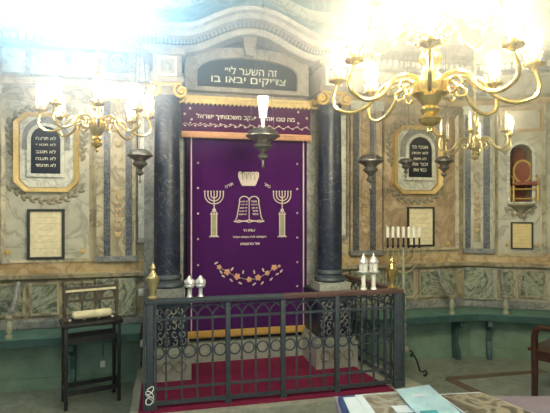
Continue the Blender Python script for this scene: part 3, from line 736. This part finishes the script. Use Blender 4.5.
lantern(373.5, 'lantern', 'silver lantern with white stem on the handrail, nearer the right brass finial')
# knotted white tape on the left corner post
mb = MB(); bx0, by0 = -.13, 3.53
mb.tube([(bx0 + .028 * sin(t * 2.6) + .03, by0 - .012 * cos(t), .19 + .013 * t + .02 * sin(3.3 * t)) for t in [k * .25 for k in range(36)]], .004, 6)
tag(mb.build('white_tape', M['whitepaper']), 'knotted white tape wound round the foot of the left corner post', 'tape')

# ------------------------------------------------------------------ benches
BF, BH = 4.36, .50
def wall_bench(fr, x0, x1, label, trim0=0, feet=(), arms=(), mitre=False):
    d1 = .39; m = math.tan(radians(14))
    def bx(y0, y1, z0, z1):     # ends mitred at the room corner
        a0, a1 = (x0 - m * y0, x0 - m * y1) if fr is FR else (x0, x0)
        b0, b1 = (x1 + m * y0, x1 + m * y1) if mitre else (x1, x1)
        return MB().plan([(a0, y0), (b0, y0), (b1, y1), (a1, y1)], z0, z1)
    root = empty('wall_bench', fr.w((x0 + x1) / 2, 0, 0), fr.a, label, 'bench'); o = ((x0 + x1) / 2, 0, 0)
    bx(-d1, -.05, BH - .035, BH - .005).build('seat', M['benchgreen'], root, o)
    bx(-d1 - .008, -d1 + .02, BH - .075, BH - .01).build('front_edge', M['benchedge'], root, o)
    bx(-d1 + .20, -.05, 0, BH - .035).build('front_panel', M['benchpanel'], root, o)
    bx(-d1 + .185, -d1 + .2, 0, .10).build('skirting', M['benchpanel'], root, o)
    for px in feet:
        x = fr.p(px, d=d1)[0]
        MB().prism([(0, 0), (0, .42), (-.16, .42), (-.17, .36), (-.08, .30), (-.06, .18), (-.11, .08), (-.11, 0)], -.02, .02).xf(Matrix.Translation((x, -d1 + .19, 0)) @ Matrix.Rotation(pi / 2, 4, 'Z') @ Matrix.Scale(1, 4)).build('support_bracket', M['benchedge'], root, o)
    for px, s2 in arms:
        x = fr.p(px, d=d1 - .06)[0]
        ar = MB().lathe([(.030, 0), (.032, .02), (.018, .03), (.028, .07), (.03, .10), (.02, .13), (.014, .15), (.03, .17), (.03, .19)], x, -d1 + .06, BH - .005, 12).build('arm_spindle', M['spindle'], root, o)
        MB().tube([(x, -d1 + .05, BH + .195), (x + .0, -d1 + .12, BH + .20), (x, -.16, BH + .27), (x, -.10, BH + .38), (x, -.06, BH + .42)], [.022, .024, .022, .02, .02], 8).build('armrest', M['grey'], root, o)
wall_bench(FB, XL + .02, XC - .97 - .02, 'long teal wall bench left of the ark', feet=(70,), arms=((9, 1),))
wall_bench(FB, XC + 1.0 + .02, CX, 'teal wall bench between the ark and the room corner', feet=(464,), arms=((452, 1),), mitre=True)
wall_bench(FR, .0, 2.15, 'teal wall bench along the right wall beneath the niche', feet=(491,), arms=((506, 1),))

# wall fittings
def fit(fr, px, py, d, w2, h2, label, name='switch_box'):
    s, h = fr.p(px, py, d); root = empty(name, fr.w(s, -d, h), fr.a, label, 'electrical box')
    MB().box(-w2, w2, -.022, 0, -h2, h2, .004).build('housing', M['whiteplastic'], root)
    MB().box(-w2 * .5, w2 * .5, -.027, -.02, -h2 * .5, h2 * .5, .002).build('cover', M['whiteplastic'], root)
fit(FB, 103, 363.5, .20, .022, .028, 'white socket box low on the green bench panel', 'socket_box')
fit(FB, 141, 292, .05, .022, .032, 'white switch box on the wall left of the railing')
fit(FB, 141.5, 343, .34, .012, .03, 'small white box on the bench edge beside the railing')
s, h = FB.p(103, 350, .2)
tag(MB().tube([(s, YW - .2 + .045 - .05, h - .06), (s, YW - .2 - .005, h + .08)], .004, 6).build('cable', M['blackmetal']), 'thin dark cable rising from the low white socket', 'cable')

# ------------------------------------------------------------------ hanging lamps
def hang_lamp(px, py_rim, z, w_px, label, mat, cup=False, drop_px=30, chains=True):
    X, Y, H = cpt(px, py_rim, z); k = w_px / 2 * z / F_PX / .075
    root = empty('hanging_lamp', (X, Y, H), 0, label, 'hanging lamp')
    d = drop_px * z / F_PX / k
    prof = [(.002, -d), (.010, -d + .012), (.004, -d + .025), (.006, -d * .72), (.024, -d * .66), (.026, -d * .60), (.012, -d * .52), (.02, -d * .44), (.045, -d * .34), (.048, -d * .28), (.034, -d * .2), (.05, -d * .12), (.072, -d * .06), (.078, 0), (.07, .02), (.05, .035), (.03, .04)]
    MB().lathe([(r * k, h * k) for r, h in prof], seg=24).build('bowl', M[mat], root)
    MB().tube([(.079 * k * cos(a), .079 * k * sin(a), .0) for a in [2 * pi * j / 24 for j in range(24)]], .005 * k, 6, True).build('rim', M[mat], root)
    if cup: MB().lathe([(.006 * k, .035 * k), (.006 * k, .085 * k), (.018 * k, .09 * k), (.021 * k, .13 * k), (.029 * k, .19 * k), (.027 * k, .19 * k), (.018 * k, .13 * k)], seg=16).build('glass_cup', M['cup'], root)
    top = HC - H
    for j in range(3):
        a = 2 * pi * j / 3 + .5; mb = MB(); n = 40; p0 = Vector((.075 * k * cos(a), .075 * k * sin(a), .01)); p1 = Vector((.012 * cos(a), .012 * sin(a), min(1.1, top)))
        mb.tube([p0, p1], .0016, 4)
        for q in range(n): c = p0.lerp(p1, q / n); mb.blob(c, .0035, .0035, .006, 0, 5, 3)
        mb.build('chain', M[mat], root)
    if top > 1.1: MB().tube([(0, 0, 1.1), (0, 0, top)], .003, 5).lathe([(.010, 1.085), (.013, 1.1), (.004, 1.12)]).build('hanger', M[mat], root)
hang_lamp(263, 136, 4.05, 31, 'large silver hanging lamp with a bright glass cup before the curtain', 'silver', True, 33)
hang_lamp(140, 155.5, 3.9, 23, 'dark silver hanging lamp left of the ark columns', 'silver', False, 28)
hang_lamp(370.5, 161, 4.1, 24, 'dark silver hanging lamp between the ark and the right tablet', 'silver', False, 30)
hang_lamp(406, 162, 4.3, 14, 'small dark hanging lamp in front of the right commandment tablet', 'silver', False, 16)
hang_lamp(444, 161, 4.2, 17, 'dark silver hanging lamp just right of the right commandment tablet', 'silver', False, 22)

# ------------------------------------------------------------------ chandeliers
def chandelier(px, z, label, tiers, body, h_ref_py, bulbmat, mat='brass', arm_r=.009, lit=None, discs=(), top=None):
    X, Y, H = cpt(px, h_ref_py, z)
    root = empty('brass_chandelier', (X, Y, H), 0, label, 'chandelier')
    MB().lathe(body, seg=24).build('baluster_stem', M[mat], root)
    for hh, rr in discs: MB().lathe([(.01, hh), (rr * .6, hh - .006), (rr, hh + .012), (rr * .9, hh + .016), (.01, hh + .006)], seg=24).build('disc', M[mat], root)
    tz = body[-1][1]
    mb = MB().tube([(0, 0, tz), (0, 0, HC - H)], .007, 8); q = tz
    while q < HC - H: mb.blob((0, 0, q), .014, .014, .022, 0, 8, 4); q += .05
    mb.build('chain', M[mat], root)
    for (n, R, zr, zlow, zpan, ph) in tiers:
        for k in range(n):
            a = ph + 2 * pi * k / n; ca, sa = cos(a), sin(a)
            P = [(.03, zr), (.10 * R / .46 + .02, zr + .035), (.22 * R / .46, zr + .015), (.28 * R / .46, (zr + zlow) / 2), (.33 * R / .46, zlow + .015), (.40 * R / .46, zlow), (.47 * R / .46, zlow + .025), (.485 * R / .46, (zlow + zpan) / 2), (R, zpan)]
            # smooth with Catmull-Rom
            S = []
            for i in range(len(P) - 1):
                p0, p1, p2, p3 = P[max(i - 1, 0)], P[i], P[i + 1], P[min(i + 2, len(P) - 1)]
                for t in (0, .25, .5, .75):
                    S.append(tuple(.5 * (2 * p1[j] + (p2[j] - p0[j]) * t + (2 * p0[j] - 5 * p1[j] + 4 * p2[j] - p3[j]) * t * t + (3 * p1[j] - p0[j] - 3 * p2[j] + p3[j]) * t ** 3) for j in (0, 1)))
            S.append(P[-1])
            mb = MB().tube([(r * ca, r * sa, h) for r, h in S], arm_r, 8)
            c = (.15 * R / .46, zr - .03)      # inner scroll
            mb.tube([((c[0] + .05 * (1 - q / 16) * cos(q * .6)) * ca, (c[0] + .05 * (1 - q / 16) * cos(q * .6)) * sa, c[1] + .05 * (1 - q / 16) * sin(q * .6)) for q in range(14)], arm_r * .6, 6)
            arm = mb.build('arm', M[mat], root)
            x, y = R * ca, R * sa; s2 = R / .46 * .5 + .5
            MB().lathe([(.006, -.02), (.012, -.012), (.02, -.004), (.045 * s2, .004), (.048 * s2, .012), (.016, .008), (.018, .03), (.016, .036)], x, y, zpan, 18).build('drip_pan', M[mat], arm)
            MB().lathe([(.012, .03), (.012, .10)], x, y, zpan, 10).build('candle_tube', M['candle'], arm)
            on = lit is None or k in lit
            if on and arm_r:
                mb = MB()
                for q in range(5): mb.tube([((.024 + .014 * t) * cos(q * 1.257) + x, (.024 + .014 * t) * sin(q * 1.257) + y, zpan + .01 + .05 * t) for t in (0, .5, 1)], .003, 4)
                mb.tube([(x + .039 * cos(q * .52), y + .039 * sin(q * .52), zpan + .062) for q in range(12)], .003, 4, True).build('bulb_cage', M[mat], arm)
            if on: MB().lathe([(.010, .06), (.028, .075), (.034, .10), (.032, .14), (.022, .165), (.003, .178)], x, y, zpan, 14).build('bulb', bulbmat, arm)
            else: MB().lathe([(.008, .10), (.012, .115), (.014, .13), (.008, .155), (.002, .17)], x, y, zpan, 12).build('bulb', M['candle'], arm)
bodyA = [(.002, -.165), (.012, -.15), (.008, -.13), (.035, -.115), (.042, -.095), (.02, -.08), (.03, -.07), (.036, -.055), (.024, -.04), (.045, -.01), (.062, .03), (.066, .06), (.05, .09), (.03, .11), (.026, .14), (.045, .17), (.04, .21), (.018, .24), (.022, .30), (.04, .34), (.03, .38), (.014, .42), (.02, .50), (.012, .56)]
bodyD = [(r * (1.25 if h < .2 else 1), h * (1.0 if h > 0 else 1.05)) for r, h in bodyA]
chandelier(430, 2.2, 'large brass chandelier with many lit bulbs, nearest the camera at right',
           [(8, .425, .05, -.05, .10, -pi / 2 - YAW - radians(18)), (6, .29, .32, .25, .38, .1)], bodyD, 97, M['bulb'], arm_r=.009, discs=((.23, .07), (.0, .085)))
bodyB = [(r * .9, h * .9) for r, h in bodyA if h < .25] + [(.018, .28), (.01, .34)]
chandelier(97, 3.3, 'brass chandelier with lit bulbs hanging before the left wall', [(8, .345, .06, -.02, .11, .15)], bodyB, 131, M['bulbL'], arm_r=.0085, discs=((.19, .05),))
bodyC = [(r * .8, h * .8) for r, h in bodyA if h < .25] + [(.025, .23), (.03, .27), (.014, .30), (.02, .34), (.008, .40), (.004, .44)]
chandelier(475, 4.1, 'smaller brass chandelier with one lit bulb, behind the large one', [(6, .29, .05, -.03, .10, 2 * pi - YAW)], bodyC, 148, M['bulbS'], 'oldbrass', .009, lit=(0,))

# ------------------------------------------------------------------ standing candelabrum right of the railing
X, Y, _ = cpt(403.5, 300, 4.55); HZ = lambda py: EYE - (py - HOR) / F_PX * 4.55
st = empty('standing_candelabrum', (X, Y, 0), -YAW, 'tall candelabrum with a row of white candles, standing right of the railing', 'candelabrum')
zb = HZ(350); zt = HZ(246)
prof = [(.055, zb), (.055, zb + .02), (.02, zb + .04)]
for k in range(7): z = zb + .07 + k * .075; prof += [(.022, z), (.028, z + .02), (.014, z + .045), (.018, z + .055)]
prof += [(.014, zb + .62), (.01, zt)]
MB().lathe(prof, seg=14).build('turned_stem', M['spindle'], st)
for k in range(3):
    a = k * 2 * pi / 3 - .2; ca, sa = cos(a), sin(a)
    P = [(.02, zb), (.06, zb - .002), (.085, zb - .02), (.09, zb - .05), (.07, zb - .06), (.06, zb - .045), (.075, zb - .035), (.10, zb - .05), (.12, zb - .09), (.15, .05), (.18, .045), (.20, .06), (.215, .04), (.20, .012), (.18, .010)]
    MB().tube([(r * ca, r * sa, max(h, .010)) for r, h in P], .009, 6).build('scrolled_foot', M['darkwood'], st)
sp = .050; zc = HZ(246)
for k in range(-3, 4):
    if k: pass
for k in range(1, 4):
    r = k * sp
    MB().tube([(-r, 0, zc + .01)] + [(x, 0, z) for x, z in circle(0, zc - .06, r, 13, pi, 2 * pi, r * 1.3)] + [(r, 0, zc + .01)], .006, 6).build('branch', M['oldbrass'], st)
for k in range(-3, 4):
    x = k * sp
    MB().lathe([(.006, zc - .02), (.017, zc), (.017, zc + .006), (.009, zc + .01), (.009, zc + .075), (.012, zc + .08)], x, 0, 0, 10).build('candle_socket', M['darkwood'], st)
    MB().lathe([(.0135, zc + .08), (.0135, HZ(227.5)), (.004, HZ(226.5))], x, 0, 0, 10).build('candle', M['candle'], st)

# ------------------------------------------------------------------ tall stand with spindled back at left
sx, sy, _ = cpt(66, 300, 3.76); ex, ey, _ = cpt(119, 300, 3.96)
ang = atan2(ey - sy, ex - sx); L = hypot(ex - sx, ey - sy)
hs = empty('tall_stand', (sx, sy, 0), ang, 'narrow dark wooden stand in front of the left bench', 'stand')
DP = .20; TH = .645
for x in (0, L):
    for y in (0, DP): MB().box(x - .013, x + .013, y - .013, y + .013, 0, TH, .003).build('leg', M['darkwood'], hs)
MB().box(-.03, L + .03, -.03, DP + .03, TH, TH + .03, .005).build('top', M['darkwood'], hs)
MB().box(-.005, L + .005, -.012, .012, TH - .13, TH - .085).build('apron', M['darkwood'], hs)
MB().box(-.005, L + .005, DP - .012, DP + .012, TH - .13, TH - .09).build('apron', M['darkwood'], hs)
for y in (0, DP): MB().box(0, L, y - .011, y + .011, .11, .14).build('stretcher', M['darkwood'], hs)
for x in (0, L): MB().box(x - .011, x + .011, 0, DP, .13, .155).build('stretcher', M['darkwood'], hs)
z0 = TH + .03; c, s_ = cos(ang), sin(ang)
bk = empty('carved_backrest', (sx - s_ * .10, sy + c * .10, z0), ang, 'carved dark wood arcade with cream roll standing on the left stand', 'carving')
pb = [(.014, 0), (.018, .02), (.010, .035), (.016, .07), (.012, .10), (.019, .13), (.011, .16), (.016, .20), (.018, .26), (.013, .28), (.019, .295), (.018, .31), (.006, .33), (.002, .34)]
for x in (0, L): MB().lathe([(r, h * .97) for r, h in pb], x, .0, 0, 12).build('turned_post', M['carvedwood'], bk)
MB().box(-.01, L + .01, -.012, .012, .255, .275, .003).build('top_rail', M['carvedwood'], bk)
MB().box(0, L, -.016, -.010, .235, .252).build('ivory_strip', M['cream'], bk)
for k in (1, 2): MB().lathe([(.014, 0), (.008, .01), (.015, .022), (.011, .036), (.002, .045)], L * k / 3, 0, .273, 10).build('finial', M['carvedwood'], bk)
MB().box(0, L, -.008, .008, .15, .163).build('middle_rail', M['carvedwood'], bk)
for k in range(3):
    a0, a1 = L * k / 3 + .012, L * (k + 1) / 3 - .012
    MB().ring(arch(a0 + .015, a1 - .015, .17, .225), rect(a0 - .01, a1 + .01, .163, .24), -.006, .006).build('arch_panel', M['carvedwood'], bk)
for k in (1, 2): MB().lathe([(.012, .02), (.008, .05), (.013, .08), (.008, .12), (.012, .15)], L * k / 3, 0, 0, 10).build('spindle', M['carvedwood'], bk)
MB().box(0, L, -.012, .012, 0, .022).build('bottom_rail', M['carvedwood'], bk)
MB().lathe([(.012, .05), (.03, .065), (.034, .1), (.034, L - .09), (.03, L - .06), (.012, L - .045)], 0, 0, 0, 14).xf(Matrix.Translation((0, -.045, .052)) @ Matrix.Rotation(pi / 2, 4, 'Y')).build('cream_roll', M['cream'], bk)
for k in range(4): MB().blob((L * (k + .35) / 3.7, -.02, .010), .014, .008, .010, 0, 8, 4).build('ivory_stud', M['ivory'], bk)

# ------------------------------------------------------------------ wooden armchair at right
ax, ay, _ = cpt(534.5, 300, 4.0)
ac = empty('wooden_armchair', (ax, ay, 0), -YAW - .9, 'dark brown wooden armchair cut by the right edge, beyond the table', 'chair')
for y in (0, .50):
    MB().tube([(0, y, 0), (.004, y, .2), (0, y, .42), (.0, y, .52), (.012, y, .575), (.045, y, .60), (.12, y, .605), (.30, y, .60), (.50, y, .62)], [.024, .027, .028, .027, .026, .024, .022, .022, .02], 10).build('arm_and_front_leg', M['chairwood'], ac)
    MB().tube([(.54, y, 0), (.50, y, .2), (.49, y, .42), (.52, y, .7), (.58, y, 1.0)], [.02, .023, .025, .023, .02], 10).build('rear_leg', M['chairwood'], ac)
    MB().box(0, .5, y - .012, y + .012, .33, .395, .004).build('side_rail', M['chairwood'], ac)
MB().box(-.02, .02, 0, .5, .33, .39, .004).build('front_rail', M['chairwood'], ac)
MB().box(-.05, .50, -.02, .52, .395, .42, .008).build('seat', M['chairwood'], ac)
MB().box(.55, .585, 0, .5, .90, .99, .006).build('top_rail', M['chairwood'], ac)
for k in range(4): MB().box(.525, .54, .08 + k * .1, .12 + k * .1, .42, .92).xf(Matrix.Identity(4)).build('back_slat', M['chairwood'], ac)

# ------------------------------------------------------------------ table with brochures
tx0, ty0, _ = cpt(437, 300, 2.17)     # middle of the far edge
tb = empty('table', (tx0, ty0, 0), -YAW, 'mauve-topped table at the bottom right carrying brochures', 'table')
TW = .50; TD = .8; TZ = .745
xl = -(437 - 334) / F_PX * 2.17
MB().box(xl, .9, -TD, 0, TZ - .03, TZ, .006).build('tabletop', M['tablecloth'], tb)
for x in (xl + .06, .84):
    for y in (-TD + .06, -.06): MB().box(x - .025, x + .025, y - .025, y + .025, 0, TZ - .03, .003).build('leg', M['darkwood'], tb)
MB().box(xl + .05, .85, -.07, -.05, TZ - .11, TZ - .03).build('apron', M['darkwood'], tb)
# a sheet on the table: corners given in table coordinates (x right, y away)
def paper(name, pts, z, th, mats, label, cat, curl=0, inner=None):
    cxm = sum(p[0] for p in pts) / 4; cym = sum(p[1] for p in pts) / 4
    R = Matrix.Translation((tx0, ty0, 0)) @ Matrix.Rotation(-YAW, 4, 'Z'); W = R @ Vector((cxm, cym, TZ + z))
    root = empty(name, W, -YAW, label, cat)
    def quad(P, z0, z1, up):
        n = 8; v = []; f = []
        for zz in (z0, z1):
            for j in range(n + 1):
                for i in range(n + 1):
                    a, b = i / n, j / n
                    x = (P[0][0] * (1 - a) + P[1][0] * a) * (1 - b) + (P[3][0] * (1 - a) + P[2][0] * a) * b - cxm
                    y = (P[0][1] * (1 - a) + P[1][1] * a) * (1 - b) + (P[3][1] * (1 - a) + P[2][1] * a) * b - cym
                    v.append((x, y, zz + up * b * b))
        m = (n + 1) ** 2
        for j in range(n):
            for i in range(n):
                q = j * (n + 1) + i; f += [(q, q + 1, q + n + 2, q + n + 1), (m + q, m + q + 1, m + q + n + 2, m + q + n + 1)]
        for i in range(n):
            q = n * (n + 1) + i; f += [(i, i + 1, m + i + 1, m + i), (q, q + 1, m + q + 1, m + q)]
            q = i * (n + 1); f += [(q, q + n + 1, m + q + n + 1, m + q), (q + n, q + 2 * n + 1, m + q + 2 * n + 1, m + q + n)]
        return MB().add(v, f)
    quad(pts, 0, th, curl).build('pages', M[mats[0]], root)
    if inner:
        for nm, q, mt in inner:
            def bl(a, b): return tuple((pts[0][k] * (1 - a) + pts[1][k] * a) * (1 - b) + (pts[3][k] * (1 - a) + pts[2][k] * a) * b for k in (0, 1))
            up_ = .0016 * len(root.children); Q = [bl(q[0], q[2]), bl(q[1], q[2]), bl(q[1], q[3]), bl(q[0], q[3])]
            quad(Q, th, th + .0006 + up_, curl * (q[3] ** 2)).build(nm, M[mt], root)
def tp(px, py, z=0):     # pixel on the table surface -> table coordinates
    h = TZ + z; d = (EYE - h) * F_PX / (py - HOR); return ((px - 275) / F_PX * d - (437 - 275) / F_PX * 2.17, d - 2.17)
def quadpx(a, z): return [tp(x, y, z) for x, y in a]
paper('brochure', quadpx([(352, 440), (392, 440), (356, 400), (338, 402)], .0), .0, .024, ['navypaper'], 'dark blue booklet stack under a white sheet, leftmost on the table', 'brochure')
paper('brochure', quadpx([(362, 440), (402, 440), (362, 397), (343, 398)], .026), .026, .003, ['whitepaper'], 'white folded sheet lying left of the brown picture magazine', 'brochure')
paper('magazine', quadpx([(385, 440), (455, 440), (403, 393), (355, 396)], .030), .030, .005, ['whitepaper'], 'brown picture magazine with white margin, middle of the table', 'magazine', 0, [('cover_picture', (.14, 1, .1, .97), 'brownprint'), ('white_patch', (.5, .8, .5, .66), 'whitepaper'), ('turquoise_corner', (.45, .95, .30, .46), 'tealpaper')])
paper('brochure', quadpx([(440, 440), (492, 440), (429, 388), (396, 393)], .041), .041, .003, ['bluepaper'], 'pale blue brochure with raised far edge, top of the pile', 'brochure', .012, [('white_patch', (.25, .65, .62, .85), 'whitepaper'), ('turquoise_patch', (.1, .5, .3, .5), 'tealpaper')])
paper('brochure', quadpx([(462, 440), (516, 440), (447, 396), (433, 397)], .002), .002, .008, ['navypaper'], 'thin dark blue folder between the pale blue brochure and the dark magazine', 'brochure')
paper('magazine', quadpx([(500, 440), (600, 440), (480, 394), (438, 396.5)], .012), .012, .006, ['whitepaper'], 'dark photo magazine with golden tones, rightmost on the table', 'magazine', .004, [('cover_picture', (.03, .97, .05, .97), 'darkprint')])

# ------------------------------------------------------------------ floor inlay (bands between paler slabs)
def fl(px, py): d = EYE * F_PX / (py - HOR); r = camray(px); return (r[0] * d, r[1] * d)
A1, A2, A3, A4 = fl(448, 379), fl(545, 371), fl(640, 400), fl(490, 398)
struct('floor_inlay', MB().plan([A1, A2, A3, A4], .0, .002), M['floorinset'])
mb = MB()
for k, (p, q) in enumerate(((A1, A2), (A1, A4))):
    d = (Vector(q) - Vector(p)).normalized(); n = Vector((-d.y, d.x)) * .045
    mb.plan([(p[0] - n.x, p[1] - n.y), (q[0] - n.x, q[1] - n.y), (q[0] + n.x, q[1] + n.y), (p[0] + n.x, p[1] + n.y)], .0, .003 + .0006 * k)
struct('floor_band', mb, M['floorband'])
